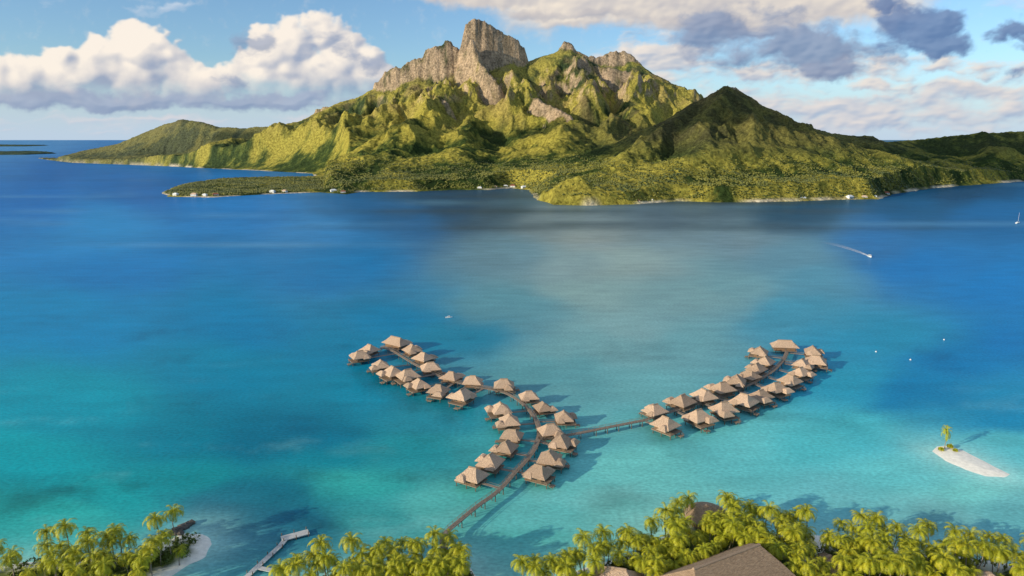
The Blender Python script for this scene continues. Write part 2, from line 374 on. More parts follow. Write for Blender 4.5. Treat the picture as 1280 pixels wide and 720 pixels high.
for px,py,c in cps:
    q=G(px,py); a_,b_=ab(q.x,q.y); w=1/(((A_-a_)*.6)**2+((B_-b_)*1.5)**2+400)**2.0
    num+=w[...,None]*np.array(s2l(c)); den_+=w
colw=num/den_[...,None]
for pl,rad in((left_land,12),(mid_land,12),(right_land,13),(islet,13)):
    near=(Yg<420)&(np.abs(Xg)<420)
    dd=np.full(U.shape,-1e3); dd[near]=sdist(Xg[near],Yg[near],pl)
    dd=dd+fbm(Xg,Yg,20,3,35)*5
    t=np.exp(np.minimum(dd,0)/rad*1.6)*.7
    colw=colw*(1-t[...,None])+t[...,None]*np.array([.44,.70,.65])
cor=sstep(.08,.45,fbm(Xg*.7,Yg,62,6,31,.6))*sstep(650,300,Yg)
colw*=(1-.32*cor*(1+.5*sstep(-20,-120,Xg)))[...,None]
sandy=sstep(.15,.5,fbm(Xg*.6,Yg,40,5,33,.6))*sstep(420,260,Yg)*.18
colw=lerp(colw,np.array([.3,.52,.5]),sandy)
lane=fbm(Xg*.25,Yg,160,5,41)*sstep(350,900,Yg)
colw*=(1+.26*lane)[...,None]
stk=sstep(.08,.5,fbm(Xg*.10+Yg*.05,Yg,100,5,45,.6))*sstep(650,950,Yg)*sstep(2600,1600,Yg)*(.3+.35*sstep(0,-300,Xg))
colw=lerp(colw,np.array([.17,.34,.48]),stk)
refl_stk=sstep(-.05,.35,fbm(Xg*.10-Yg*.06,Yg,80,5,48,.62))*sstep(800,1100,Yg)*sstep(1900,1700,Yg)*.8*sstep(-420,-150,Xg)*sstep(900,400,Xg)
colw=lerp(colw,np.array([.035,.05,.06]),refl_stk)  # dark mountain reflection streaks painted into the water colour
GAIN=np.array([1.0,1.1,1.06])*1.06
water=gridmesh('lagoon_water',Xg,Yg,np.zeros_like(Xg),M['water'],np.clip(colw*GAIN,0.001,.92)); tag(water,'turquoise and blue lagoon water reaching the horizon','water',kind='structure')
# ---------------------------------------------------------------- main island
shore=[(60,200),(90,203.5),(150,205.5),(215,208),(250,210),(320,213),(390,217),(394,221.5),(330,222.5),(275,224),(228,231),(203,240),(210,246),(262,247),(330,243),(400,240.5),(432,243),(450,240),(520,239.5),(565,237.5),(612,237.5),(640,235),(662,238),(672,250),(692,256),(740,257),(800,255),(850,251.5),(900,253),(950,252.5),(1000,251.5),(1052,249.5),(1098,249),(1116,243),(1160,236),(1205,232),(1290,226),(1400,222)]
sp_=[tuple(G(a,b)[:2]) for a,b in shore]+[(3800,2600),(3800,4300),(500,4700),(-1500,4500),(-2500,4300)]
sp_.append(tuple(G(45,197.5)[:2]))
ridges=[
('s',(470,90),[(385,160,3300),(405,148,3250),(445,126,3300),(480,112,3300),(530,95,3300),(575,90,3300),(620,84,3300),(660,78,3400),(706,64,3450),(745,76,3500),(785,78,3450),(812,94,3400),(835,112,3400),(862,132,3400),(900,165,3400)]),
('s',(130,30),[(70,198,4150),(110,188,4100),(150,180,4050),(190,163,4000),(228,149,3900),(250,153,3850),(275,160,3800),(300,161,3700),(345,159,3600),(385,160,3400)]),
('s',(300,12),[(640,222,1950),(700,206,2000),(770,180,2050),(830,153,2080),(870,128,2100),(892,115,2100),(908,109,2100),(922,113,2120),(945,135,2150),(985,155,2250),(1040,168,2400),(1080,172,2500),(1108,179,2600),(1140,176,2700),(1200,169,2700),(1280,164,2700),(1400,160,2700)]),
('s',(200,40),[(480,112,3300),(440,135,3150),(395,165,3050),(340,188,3000),(280,203,3050)]),
('s',(190,40),[(455,128,3200),(430,165,2750),(410,195,2450),(400,212,2250)]),
('s',(220,50),[(560,104,3200),(548,127,2900),(520,157,2500),(480,188,2200),(440,213,1950)]),
('s',(230,50),[(625,98,3200),(650,120,2900),(690,134,2700),(722,156,2500),(700,182,2250),(650,205,2050)]),
('s',(200,40),[(590,150,2700),(575,180,2300),(560,208,1980)]),
('s',(220,50),[(785,80,3450),(800,106,3100),(790,143,2700),(740,180,2350)]),
('s',(200,40),[(706,64,3450),(735,96,3100),(730,133,2800)]),
('s',(170,15),[(908,109,2100),(888,148,1850),(872,190,1700),(865,225,1560)]),
('s',(150,15),[(870,127,2100),(820,170,1880),(780,205,1700)]),
('s',(160,15),[(985,155,2250),(1000,190,1950),(1010,225,1650)]),
('s',(150,15),[(1080,172,2500),(1100,200,2150),(1120,225,1850)]),
('s',(150,15),[(1230,166,2700),(1240,195,2300),(1250,215,2150)]),
('s',(42,10),[(690,238,1400),(706,228,1410),(722,223,1415),(742,236,1400)]),
('c',(14,2.2),[(472,103,3280),(484,91,3290),(498,84,3270),(512,77,3280),(527,71,3280),(536,62,3290),(547,60,3280),(560,51,3290),(568,58,3290),(574,74,3300)]),
('c',(8,4.0),[(584,31,3270),(593,25,3280),(604,27,3300)]),
('c',(13,3.2),[(603,29,3300),(625,38,3330),(645,49,3350),(652,60,3370)]),
('c',(8,2.2),[(590,48,3200),(600,80,3110),(622,106,3020)]),
('c',(4,2.0),[(700,60,3450),(706,51.5,3450),(716,58,3450)]),
('c',(6,2.0),[(716,60,3450),(735,71,3440),(750,70,3450),(765,62.5,3450),(780,63,3450),(794,72,3440),(806,86,3420)]),
('c',(10,1.9),[(742,84,3330),(765,86,3290),(790,90,3280),(812,104,3280)]),
('c',(12,1.8),[(398,138,3220),(407,134,3220),(420,134,3230),(440,124,3280)]),
('c',(8,1.8),[(660,121,2880),(690,132,2700),(712,145,2600)]),
('c',(6,2.0),[(533,127,2900),(548,122,2900),(560,131,2850)]),
('c',(3,1.8),[(898,113,2100),(909,108.5,2100),(922,112,2110)]),
]
nu=1250
u=np.linspace(-.82,.82,nu); yv=np.concatenate([np.linspace(1270,2300,270),np.linspace(2305,4700,290)])
U,Y=np.meshgrid(u,yv); X=U*Y
qx=X+fbm(X,Y,260,4,3)*60; qy=Y+fbm(X,Y,260,4,8)*60
Hs=np.zeros_like(X); Hc=np.full(X.shape,-1e3); Dm=np.full(X.shape,1e9)
for ri,(kind,par,pts) in enumerate(ridges):
    W3=[P(*q) for q in pts]
    best=np.full(X.shape,-1e3)
    for a_,b_ in zip(W3[:-1],W3[1:]):
        ex,ey=b_[0]-a_[0],b_[1]-a_[1]; l2=ex*ex+ey*ey
        if kind=='s' and ri>2 and ri!=15: xx,yy2=qx,qy
        else: xx,yy2=X,Y
        t=np.clip(((xx-a_[0])*ex+(yy2-a_[1])*ey)/l2,0,1)
        dd=np.hypot(xx-a_[0]-t*ex,yy2-a_[1]-t*ey); z=a_[2]+t*(b_[2]-a_[2])
        if kind=='s':
            h=z*np.exp(-(np.sqrt(dd*dd+par[1]**2)-par[1])/par[0])
            if ri<3: Dm=np.minimum(Dm,dd)
        else: h=z-par[1]*np.maximum(0,dd-par[0])
        best=np.maximum(best,h)
    if kind=='s':
        k_=14.; Hs=np.maximum(Hs,best)+k_*np.exp(-np.abs(Hs-best)/k_)*.5*np.clip(np.minimum(Hs,best)/150,0,1)*(ri>2)
    else: Hc=np.maximum(Hc,best)
far=sstep(5,260,Dm)
wxx=X+fbm(X,Y,180,3,61)*60; wyy=Y+fbm(X,Y,180,3,65)*60
er=ridged(wxx,wyy*.7,330,6,21,.46)-.5
er2=ridged(wxx,wyy*.55,95,5,27,.5)-.5
amp=np.clip(Hs/210,.10,1.35)*(.10+.90*far)
Hs=Hs+(er*112+er2*30)*amp
cr=fbm(X,Y*.5,60,5,71,.6)*.9
cr2=ridged(X,Y*.3,30,3,75)-.5
Hc2=Hc+cr*26+cr2*8-2
cliff=Hc2>Hs
Ht=np.maximum(Hs,Hc2)
D=sdist(X,Y,sp_)+fbm(X,Y,60,4,91)*10
can=fbm(X,Y,24,3,101,.75)
Ht=Ht+can*6.0*(~cliff)+2
hx_,hy_,_=P(715,226,1410)
knoll=np.exp(-((X-hx_)**2+(Y-hy_)**2)/85.**2)
mult=1+3.5*sstep(3000,3400,Y)+8*knoll+1.2*sstep(200,500,X)+.6*sstep(-.26,-.2,U)
spit=sstep(-.22,-.27,U)*sstep(2650,2500,Y)
De=np.maximum(D,0)*mult
lim=np.where(D>0,.6+De*.15+(De/90)**2*26*(1-spit),-.5+D*.5)
lim=np.where((D>0)&(spit>0),np.minimum(lim,(5*spit+(1-spit)*900)),lim)
lim=lim+np.where(D>10,can*3*np.clip((D-10)/30,0,1),0)
Z=np.minimum(Ht,lim); Z=np.maximum(Z,np.where(D>12,3+can*2,-9))
dX=np.gradient(X,axis=1); dZu=np.gradient(Z,axis=1)/np.maximum(dX,1e-3); dZv=np.gradient(Z,axis=0)/np.gradient(Y,axis=0)
slope=np.hypot(dZu,dZv)
n1=fbm(X,Y,240,5,111,.6); n2=fbm(X,Y,45,4,121,.65)
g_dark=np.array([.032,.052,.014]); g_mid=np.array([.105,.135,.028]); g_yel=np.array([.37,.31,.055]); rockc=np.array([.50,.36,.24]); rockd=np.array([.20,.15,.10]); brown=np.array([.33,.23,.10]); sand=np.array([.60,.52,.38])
rightshade=sstep(60,420,X)*sstep(2750,2450,Y)  # mask for cloud shade painted into the right hills' base colour
lowfront_sun=sstep(95,45,Z)*sstep(150,300,X)*sstep(1150,850,X)*sstep(1900,1700,Y)  # mask for sunlit yellow painted onto the low front slopes
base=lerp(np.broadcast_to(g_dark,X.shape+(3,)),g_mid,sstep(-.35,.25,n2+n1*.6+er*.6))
base=lerp(base,g_yel,np.clip(sstep(-.1,.5,n1+n2*.8+er*1.0+.08+.2*sstep(0,250,Z)*sstep(500,350,Z)+.25*lowfront_sun)*.85*(1-.6*rightshade*sstep(40,110,Z)),0,1))
base=lerp(base,brown,sstep(-.1,.35,fbm(X,Y,120,4,141))*sstep(90,300,Z)*.5)
base=lerp(base,np.array([.10,.08,.04]),rightshade*sstep(60,130,Z)*.5)
base=lerp(base,g_yel,np.clip(knoll*1.2,0,1)*.75)  # sunlight on the knoll, painted as a yellow boost
rk=np.maximum(sstep(1.45,2.2,slope+n2*.9)*sstep(230,350,Z), cliff*sstep(-.35,.2,n2+n1*.4+.12+.12*sstep(430,560,Z)))
rock_=lerp(np.broadcast_to(rockd,X.shape+(3,)),rockc,sstep(-.5,.3,fbm(X,Z,40,5,151,.6)))
base=lerp(base,rock_,np.clip(rk,0,1)*.92)
base=lerp(base,sand,sstep(11,4,D)*sstep(-.15,.2,fbm(X,Y,120,2,161))*.95)
farl=sstep(3300,3600,Y)*sstep(-700,-1100,X)
base=lerp(base,np.array([.10,.10,.04]),farl*.6)
base=lerp(base,np.array([.13,.17,.22]),sstep(2400,4300,Y)*.15)  # distance haze blended into the colour of the far slopes
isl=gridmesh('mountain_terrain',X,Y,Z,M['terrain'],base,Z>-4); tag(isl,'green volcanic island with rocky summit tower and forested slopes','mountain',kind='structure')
def flatisle(name,pts,hgt,seed):
    pl=poly(pts); xs=[q[0] for q in pl]; ys=[q[1] for q in pl]
    X,Y=np.meshgrid(np.linspace(min(xs)-20,max(xs)+20,200),np.linspace(min(ys)-20,max(ys)+20,60))
    d=sdist(X,Y,pl)+fbm(X,Y,150,3,seed)*20; Z=np.clip(d*.4,-3,hgt*(.6+.5*fbm(X,Y,70,4,seed+3)))
    c=lerp(np.broadcast_to(np.array([.04,.07,.05]),X.shape+(3,)),np.array([.08,.11,.06]),sstep(-.3,.3,fbm(X,Y,60,3,seed+5)))
    return tag(gridmesh(name,X,Y,Z,M['terrain'],c,Z>-2),kind='structure')
flatisle('far_reef_island',[(-120,194),(-120,191),(0,190.5),(40,190),(62,190.8),(70,192),(30,193.5)],18,5)
flatisle('far_reef_island',[(-300,184),(-300,182),(0,181.5),(60,182),(30,183)],24,9)
ico_v=[];ph=(1+5**.5)/2
for a_,b_ in((1,ph),(-1,ph),(1,-ph),(-1,-ph)): ico_v+=[(0,a_,b_),(a_,b_,0),(b_,0,a_)]
ico_v=np.array(ico_v)/math.hypot(1,ph)
from itertools import combinations
fcs=[]
for t in combinations(range(12),3):
    p3=ico_v[list(t)]; dd=[np.linalg.norm(p3[i]-p3[j]) for i,j in((0,1),(1,2),(0,2))]
    if max(dd)<1.1:
        nn=np.cross(p3[1]-p3[0],p3[2]-p3[0]); fcs.append(t if np.dot(nn,p3.sum(0))>0 else (t[0],t[2],t[1]))
fcs=np.array(fcs)
def clumps(name,pts,rad,mat,flat=.8):
    n_=len(pts); v=ico_v[None]*(1+rng.uniform(-.4,.45,(n_,12,1)))
    v=v*rad[:,None,None]; v[...,2]*=flat; v=v+pts[:,None,:]
    f=(fcs[None]+np.arange(n_)[:,None,None]*12).reshape(-1,3)
    return rawmesh(name,v.reshape(-1,3),f,mat,None,False)
w_=sstep(2500,1450,Y)*(D>9)*(Z<100)*(~cliff)*np.clip(.25+n2*1.2+n1*.4,0.0,1)*sstep(95,6,Z)*(np.abs(U)<.78)*(1-.85*knoll)
w_=w_*Y; pr=(w_/w_.sum()).ravel(); NC=30000; ids=rng.choice(len(pr),NC,p=pr)
pts=np.stack([X.ravel()[ids]+rng.uniform(-3,3,NC),Y.ravel()[ids]+rng.uniform(-3,3,NC),Z.ravel()[ids]+.8],-1)
cf=clumps('forest_canopy',pts,rng.uniform(.8,2.6,NC),M['canopy']); tag(cf,'dense tropical forest covering the island shore and lower slopes','forest',kind='stuff')
# ---------------------------------------------------------------- unseen clouds added up-sun, shaped to cast shade on parts of the island
bm=bmesh.new(); bmesh.ops.create_icosphere(bm,subdivisions=3,radius=1); bv=np.array([q.co[:] for q in bm.verts]); bf=np.array([[q.index for q in fc.verts] for fc in bm.faces]); bm.free()
RV=np.array(SUNV.cross(Vector((0,0,1))).normalized()); UV=np.array(Vector(RV.tolist()).cross(SUNV).normalized()); SV=np.array(SUNV)
def shading_cloud(px,py,Yt,rx,ry,alt,seed,n=30):
    rr=random.Random(seed); T=Vector(P(px,py,Yt)); c=np.array(T+SUNV*((alt-T.z)/SUNV.z))
    v=[];f=[];b_=0; sz=min(ry*1.0,rx*.4)
    for k in range(n):
        an=rr.uniform(0,6.28); q=rr.random()**.5
        s=sz*rr.uniform(.6,1.0); w=bv*s*np.array([1.5,1.5,.9]); w=w*(1+.28*fbm(bv[:,0]*3+k*7+bv[:,2]*2,bv[:,1]*3+bv[:,2]*3,1.3,4,seed+k)[:,None])
        v.append(w+c+RV*math.cos(an)*q*max(rx-sz,10)+UV*math.sin(an)*q*max(ry-sz*.4,5)+SV*rr.uniform(-.5,.5)*rx); f.append(bf+b_); b_+=len(bv)
    o=rawmesh('shade_cloud',np.concatenate(v),np.concatenate(f),M['cloud'],None,True); tag(o,kind='structure')
shading_cloud(1090,180,2350,430,105,1500,1,40)
shading_cloud(1290,180,2450,400,115,1600,2,40)
shading_cloud(930,140,2130,200,90,1400,3)
shading_cloud(850,160,2060,150,62,1450,4)
shading_cloud(765,188,2030,120,36,1500,8)
shading_cloud(690,168,2600,130,34,1650,5)
shading_cloud(545,176,2550,110,34,1600,6)
shading_cloud(310,178,3600,240,45,1850,9)
# ---------------------------------------------------------------- near land
def land(name,pl,label,green,hmax=1.6,res=.9,seed=0,edge=9,nz_=2.2):
    xs=[q[0] for q in pl]; ys=[q[1] for q in pl]
    X,Y=np.meshgrid(np.arange(min(xs)-8,max(xs)+8,res),np.arange(min(ys)-8,max(ys)+8,res))
    d=sdist(X,Y,pl)+fbm(X,Y,14,3,seed)*nz_
    Z=np.where(d>0,hmax*(1-np.exp(-d*.14)),d*.13)+fbm(X,Y,5,2,seed+4)*.04
    c=np.broadcast_to(np.array([.92,.87,.76]),X.shape+(3,))
    if green:
        gg=lerp(np.broadcast_to(np.array([.05,.075,.018]),X.shape+(3,)),np.array([.16,.19,.04]),sstep(-.3,.4,fbm(X,Y,9,3,seed+7)))
        c=lerp(c,gg,sstep(edge-1.5,edge+1.5,d+fbm(X,Y,10,3,seed+9)*4)*sstep(.38,.2,fbm(X,Y,30,2,seed+17)))
    c=lerp(c,np.array([.50,.72,.66]),sstep(.3,-1.2,d)*.9)
    o=gridmesh(name,X,Y,Z,M['ground'],c,Z>-1); tag(o,label,kind='structure'); return o
land('headland_ground',left_land,'palm covered headland with pale sandy beach at lower left',True,seed=200,edge=5)
land('headland_ground',mid_land,'palm covered shore where the boardwalk starts',True,seed=220,edge=4)
land('headland_ground',right_land,'palm covered resort shore at lower right',True,seed=240,edge=4)
land('sandbank',islet,'narrow white sandbank in the lagoon at right',False,.7,.4,seed=260,nz_=.6)
# ---------------------------------------------------------------- palms
def palm_variant(h,lean,seed,nf=26,fl=4.6):
    r=random.Random(seed); root=empty('coconut_palm')
    t=MB(); n=8; pts=[Vector((lean*(i/n)**1.8,0.25*math.sin(i),h*i/n-.4*(i==0))) for i in range(n+1)]
    vs=[];fs=[]
    for i,p_ in enumerate(pts):
        rr=.2*(1-.45*i/n)*(1.35 if i==0 else 1)
        for k in range(7): a=2*math.pi*k/7; vs.append((p_.x+rr*math.cos(a),p_.y+rr*math.sin(a),p_.z))
    for i in range(n):
        for k in range(7): j=(k+1)%7; fs.append((i*7+k,i*7+j,i*7+7+j,i*7+7+k))
    t.add(vs,fs); t.build('trunk',M['trunk'],root,True)
    c=MB(); top=pts[-1]
    for k in range(nf):
        a=2*math.pi*k*.381966+r.uniform(-.25,.25); el0=r.uniform(-.35,.8) if k>5 else r.uniform(.8,1.3)
        ln=fl*r.uniform(.8,1.1); seg=10; p_=top.copy(); e=el0
        dirh=Vector((math.cos(a),math.sin(a),0)); side=Vector((-math.sin(a),math.cos(a),0)); spn=[]
        for i in range(seg+1):
            spn.append(p_.copy()); p_=p_+(dirh*math.cos(e)+Vector((0,0,1))*math.sin(e))*ln/seg; e-=.15+.055*i*.5
        for i in range(seg):
            w=.86*math.sin(math.pi*(i+1.1)/(seg+1.6))**.7
            a0,a1=spn[i],spn[i+1]; fw=(a1-a0)
            c.add([a0+side*.035,a0-side*.035,a1-side*.035,a1+side*.035],[(0,1,2,3)])
            for sg in(-1,1):
                for q in(0,.5):
                    b0=a0+fw*q; dr=r.uniform(.15,.6)
                    tip=b0+side*sg*w*r.uniform(.85,1.1)+fw*.9-Vector((0,0,dr*w))
                    c.add([b0,b0+fw*.42,tip],[(0,1,2)] if sg>0 else [(0,2,1)])
    c.build('crown',M['frond'],root)
    nuts=MB()
    for k in range(5):
        a=k*1.3; nuts.lathe([(.02,h-.62),(.14,h-.52),(.16,h-.4),(.1,h-.27),(.02,h-.22)],6,lean+.3*math.cos(a),.25*math.sin(n)+.3*math.sin(a))
    nuts.build('coconuts',M['wood'],root,True)
    bpy.context.view_layer.update(); index(root); return root
variants=[palm_variant(8.2,.8,1),palm_variant(9.4,1.6,2),palm_variant(7.0,-.6,3,23,4.2),palm_variant(10.6,.4,4,28,4.7),palm_variant(5.4,.8,5,20,4.0)]
used=[False]*5
def inpoly(x,y,pl): return sdist(np.array([x]),np.array([y]),pl)[0]
build_zones=[]
hall=G(905,754); pav=G(882,655); hut=G(770,744); hut2=G(1225,746); hut3=G(1030,722)
for q,rr in((hall+Vector((-8,-4,0)),11),(hall+Vector((8,3,0)),12),(G(905,795),8),(G(945,768),6),(pav,7.2),(G(882,668),3),(hut,7),(G(768,768),4),(hut2,5),(G(322,735),6),(G(330,722),5),(hut3,5)): build_zones.append((q.x,q.y,rr))
allp=[]
def scatter(pl,n,mind,edge,xr,seed,gap=None):
    r=random.Random(seed); xs=[q[0] for q in pl]; ys=[q[1] for q in pl]; got=[]; tries=0
    while len(got)<n and tries<24000:
        tries+=1; x=r.uniform(min(xs),max(xs)); y=r.uniform(min(ys),max(ys))
        q=proj((x,y,1)); tq=proj((x,y,8))
        if not(xr[0]<q[0]<xr[1]) or tq[1]>719: continue
        if gap and float(fbm(np.array([x]),np.array([y]),26,2,777)[0])<gap: continue
        if any(math.hypot(x-a,y-b)<mind for a,b in allp): continue
        if any(math.hypot(x-a,y-b)<rr for a,b,rr in build_zones): continue
        if inpoly(x,y,pl)<edge: continue
        got.append((x,y)); allp.append((x,y))
    return got
def zone(pts,phrase,group,seed):
    r=random.Random(seed); pts=sorted(pts,key=lambda q:proj((q[0],q[1],8))[0])
    for i,(x,y) in enumerate(pts):
        k=r.choice([0,0,1,1,2,3,3,4]); src=variants[k]
        if not used[k]: o=src; used[k]=True
        else: o=dup(src)
        o.location=(x,y,.9); o.rotation_euler=(r.uniform(-.06,.06),r.uniform(-.06,.06),r.uniform(0,6.28)); s_=r.uniform(.78,1.05); o.scale=(s_,s_,s_)
        size=['medium','leaning','slender','tall','short'][k]
        tag(o,f"{size} coconut palm {phrase}, {ordn(i)} from left",'palm tree',group)
zone(scatter(left_land,46,2.8,1.2,(-20,225),1),'on the lower left headland','palms on the lower left headland',1)
zone(scatter(mid_land,54,2.9,.6,(330,580),2),'on the lower middle shore','palms on the lower middle shore',2)
R=scatter(right_land,196,3.15,.8,(640,1290),3,-.3)
for lo_,hi_,phr,gp in((0,790,"at the right shore's left end",'palms at the left end of the right shore'),(790,930,'near the round thatched pavilion','palms around the thatched pavilion'),(930,1060,'right of the shingled hall','palms right of the shingled roof'),(1060,1170,'by the right sandy cove','palms by the sandy cove'),(1170,1400,'in the lower right corner','palms in the lower right corner')):
    zone([q for q in R if lo_<=proj((q[0],q[1],8))[0]<hi_],phr,gp,int(lo_))
bp=[]
for pl,nn,ed in((left_land,360,3.),(mid_land,360,2.),(right_land,1300,3.)):
    xs=[q[0] for q in pl]; ys=[q[1] for q in pl]; x=rng.uniform(min(xs),max(xs),nn*6); y=rng.uniform(min(ys),max(ys),nn*6)
    k=(sdist(x,y,pl)>ed)&(fbm(x,y,12,2,300)>-.12)
    for a,b,rr in build_zones: k&=np.hypot(x-a,y-b)>rr*.95
    x=x[k][:nn]; y=y[k][:nn]; bp.append(np.stack([x,y,np.full(len(x),1.3)],-1))
bp=np.concatenate(bp)
n_=len(bp); LN=46
cen=np.repeat(bp,LN,0); rad=np.repeat(rng.uniform(.8,2.1,n_),LN)
dv=rng.normal(size=(n_*LN,3)); dv/=np.linalg.norm(dv,axis=1)[:,None]; dv[:,2]=np.abs(dv[:,2])
pc=cen+dv*rad[:,None]*np.array([1,1,.8])*rng.uniform(.7,1.05,(n_*LN,1))
t1=rng.normal(size=pc.shape)*.28; t2=rng.normal(size=pc.shape)*.28; t3=-(t1+t2)*.6
vv3=np.stack([pc+t1,pc+t2,pc+t3],1).reshape(-1,3)
ug=rawmesh('undergrowth',vv3,np.arange(len(vv3)).reshape(-1,3),M['bush'],None,False); tag(ug,'dark green bushes filling the ground beneath the palms','undergrowth',kind='stuff')
o=dup(variants[4]); q=G(1181,562); o.location=(q.x,q.y,.4); o.rotation_euler=(0,0,1); o.scale=(.78,.78,1.4); tag(o,'lone coconut palm standing on the small white sandbank','palm tree')
def shrub(px,py,s_,label):
    q=G(px,py); root=empty('shrub',(q.x,q.y,.4)); st=MB()
    for k in range(5): a=k*1.26; st.tube((0,0,-.2),(.5*s_*math.cos(a),.5*s_*math.sin(a),.9*s_),.06,.03,5)
    st.build('stems',M['trunk'],root)
    c=MB(); r=random.Random(px)
    for k in range(260):
        v=Vector((r.gauss(0,1),r.gauss(0,1),r.gauss(0,1))).normalized()*s_*r.uniform(.5,1.05); v.z=abs(v.z)*.9+.3*s_
        a=Vector((r.gauss(0,.2),r.gauss(0,.2),r.gauss(0,.2))); b_=Vector((r.gauss(0,.2),r.gauss(0,.2),r.gauss(0,.2)))
        c.add([v+a,v+b_,v-a-b_],[(0,1,2)])
    c.build('foliage',M['frond'],root); tag(root,label,'shrub','shrubs on the sandbank')
shrub(1176,564,1.0,'low green shrub left of the sandbank palm'); shrub(1187,561,1.3,'larger green shrub right of the sandbank palm'); shrub(1194,565,.8,'small green shrub furthest along the sandbank')
# ---------------------------------------------------------------- boardwalks
def smoothpath(pts,step=2.5):
    p_=[G(a,b,2.6) for a,b in pts]; out=[]
    for i in range(len(p_)-1):
        p0=p_[max(i-1,0)];p1=p_[i];p2=p_[i+1];p3=p_[min(i+2,len(p_)-1)]
        n=max(2,int((p2-p1).length/step))
        for k in range(n):
            t=k/n; out.append(.5*((2*p1)+(p2-p0)*t+(2*p0-5*p1+4*p2-p3)*t*t+(3*p1-p0-3*p2+p3)*t**3))
    out.append(p_[-1]); return out
def strip(mb,path,w,z0,z1,off=0):
    vs=[];n=len(path)
    for i,p_ in enumerate(path):
        d=(path[min(i+1,n-1)]-path[max(i-1,0)]); d.z=0; d.normalize(); s_=Vector((-d.y,d.x,0)); c=p_+s_*off
        for sg,z in((-1,z0),(1,z0),(1,z1),(-1,z1)):
            q=c+s_*sg*w/2; vs.append((q.x,q.y,z))
    fs=[(0,1,2,3),tuple((n-1)*4+k for k in(3,2,1,0))]
    for i in range(n-1):
        for k in range(4): j=(k+1)%4; fs.append((i*4+k,i*4+4+k,i*4+4+j,i*4+j))
    mb.add(vs,fs)
def boardwalk(pts,label,w=1.7,every=5.5,z=2.6):
    path=smoothpath(pts); o0=path[0].copy(); root=empty('boardwalk',(o0.x,o0.y,0)); loc=[q-Vector((o0.x,o0.y,0)) for q in path]
    m_=MB(); strip(m_,loc,w,z-.22,z); m_.build('deck',M['plank'],root)
    for sg in(-1,1):
        m_=MB(); strip(m_,loc,.1,z+.95,z+1.04,sg*(w/2-.08)); strip(m_,loc,.05,z+.5,z+.56,sg*(w/2-.08))
        for i in range(0,len(loc)-1):
            d=(loc[i+1]-loc[i]); d.z=0; d.normalize(); s_=Vector((-d.y,d.x,0)); q=loc[i]+s_*sg*(w/2-.08); m_.box(q.x,q.y,z+.5,.12,.12,1.0)
        m_.build('railing',M['wood'],root)
    acc=0
    for i in range(1,len(loc)):
        d=(loc[i]-loc[i-1]); acc+=d.length
        if acc>=every:
            acc=0; d.z=0; d.normalize(); s_=Vector((-d.y,d.x,0))
            for sg in(-1,1):
                q=loc[i]+s_*sg*(w/2-.15); MB().tube((q.x,q.y,-2),(q.x,q.y,z-.2),.17,n=6).build('pile',M['pile'],root)
    tag(root,label,'boardwalk'); return path
mainp=boardwalk([(576,704),(560,692),(553,679),(558,665),(575,650),(597,632),(617,618),(631,605),(643,591),(658,575),(670,557),(674,539),(667,520),(652,503),(632,491),(612,486)],'long curved boardwalk rising from the lower middle shore between the bungalows',1.8)
leftp=boardwalk([(612,486),(590,482),(562,475),(541,466),(522,457),(505,447),(490,438),(476,434)],'boardwalk along the left arm of bungalows')
rightp=boardwalk([(806,525),(830,517),(865,507),(895,497),(925,486),(950,474),(968,462),(979,450),(984,439)],'boardwalk along the right arm of bungalows')
bridge=boardwalk([(673,548),(700,545),(725,541),(765,533),(806,525)],'straight timber footbridge joining the middle bungalows to the right arm',2.0)
WALK=mainp+leftp+rightp
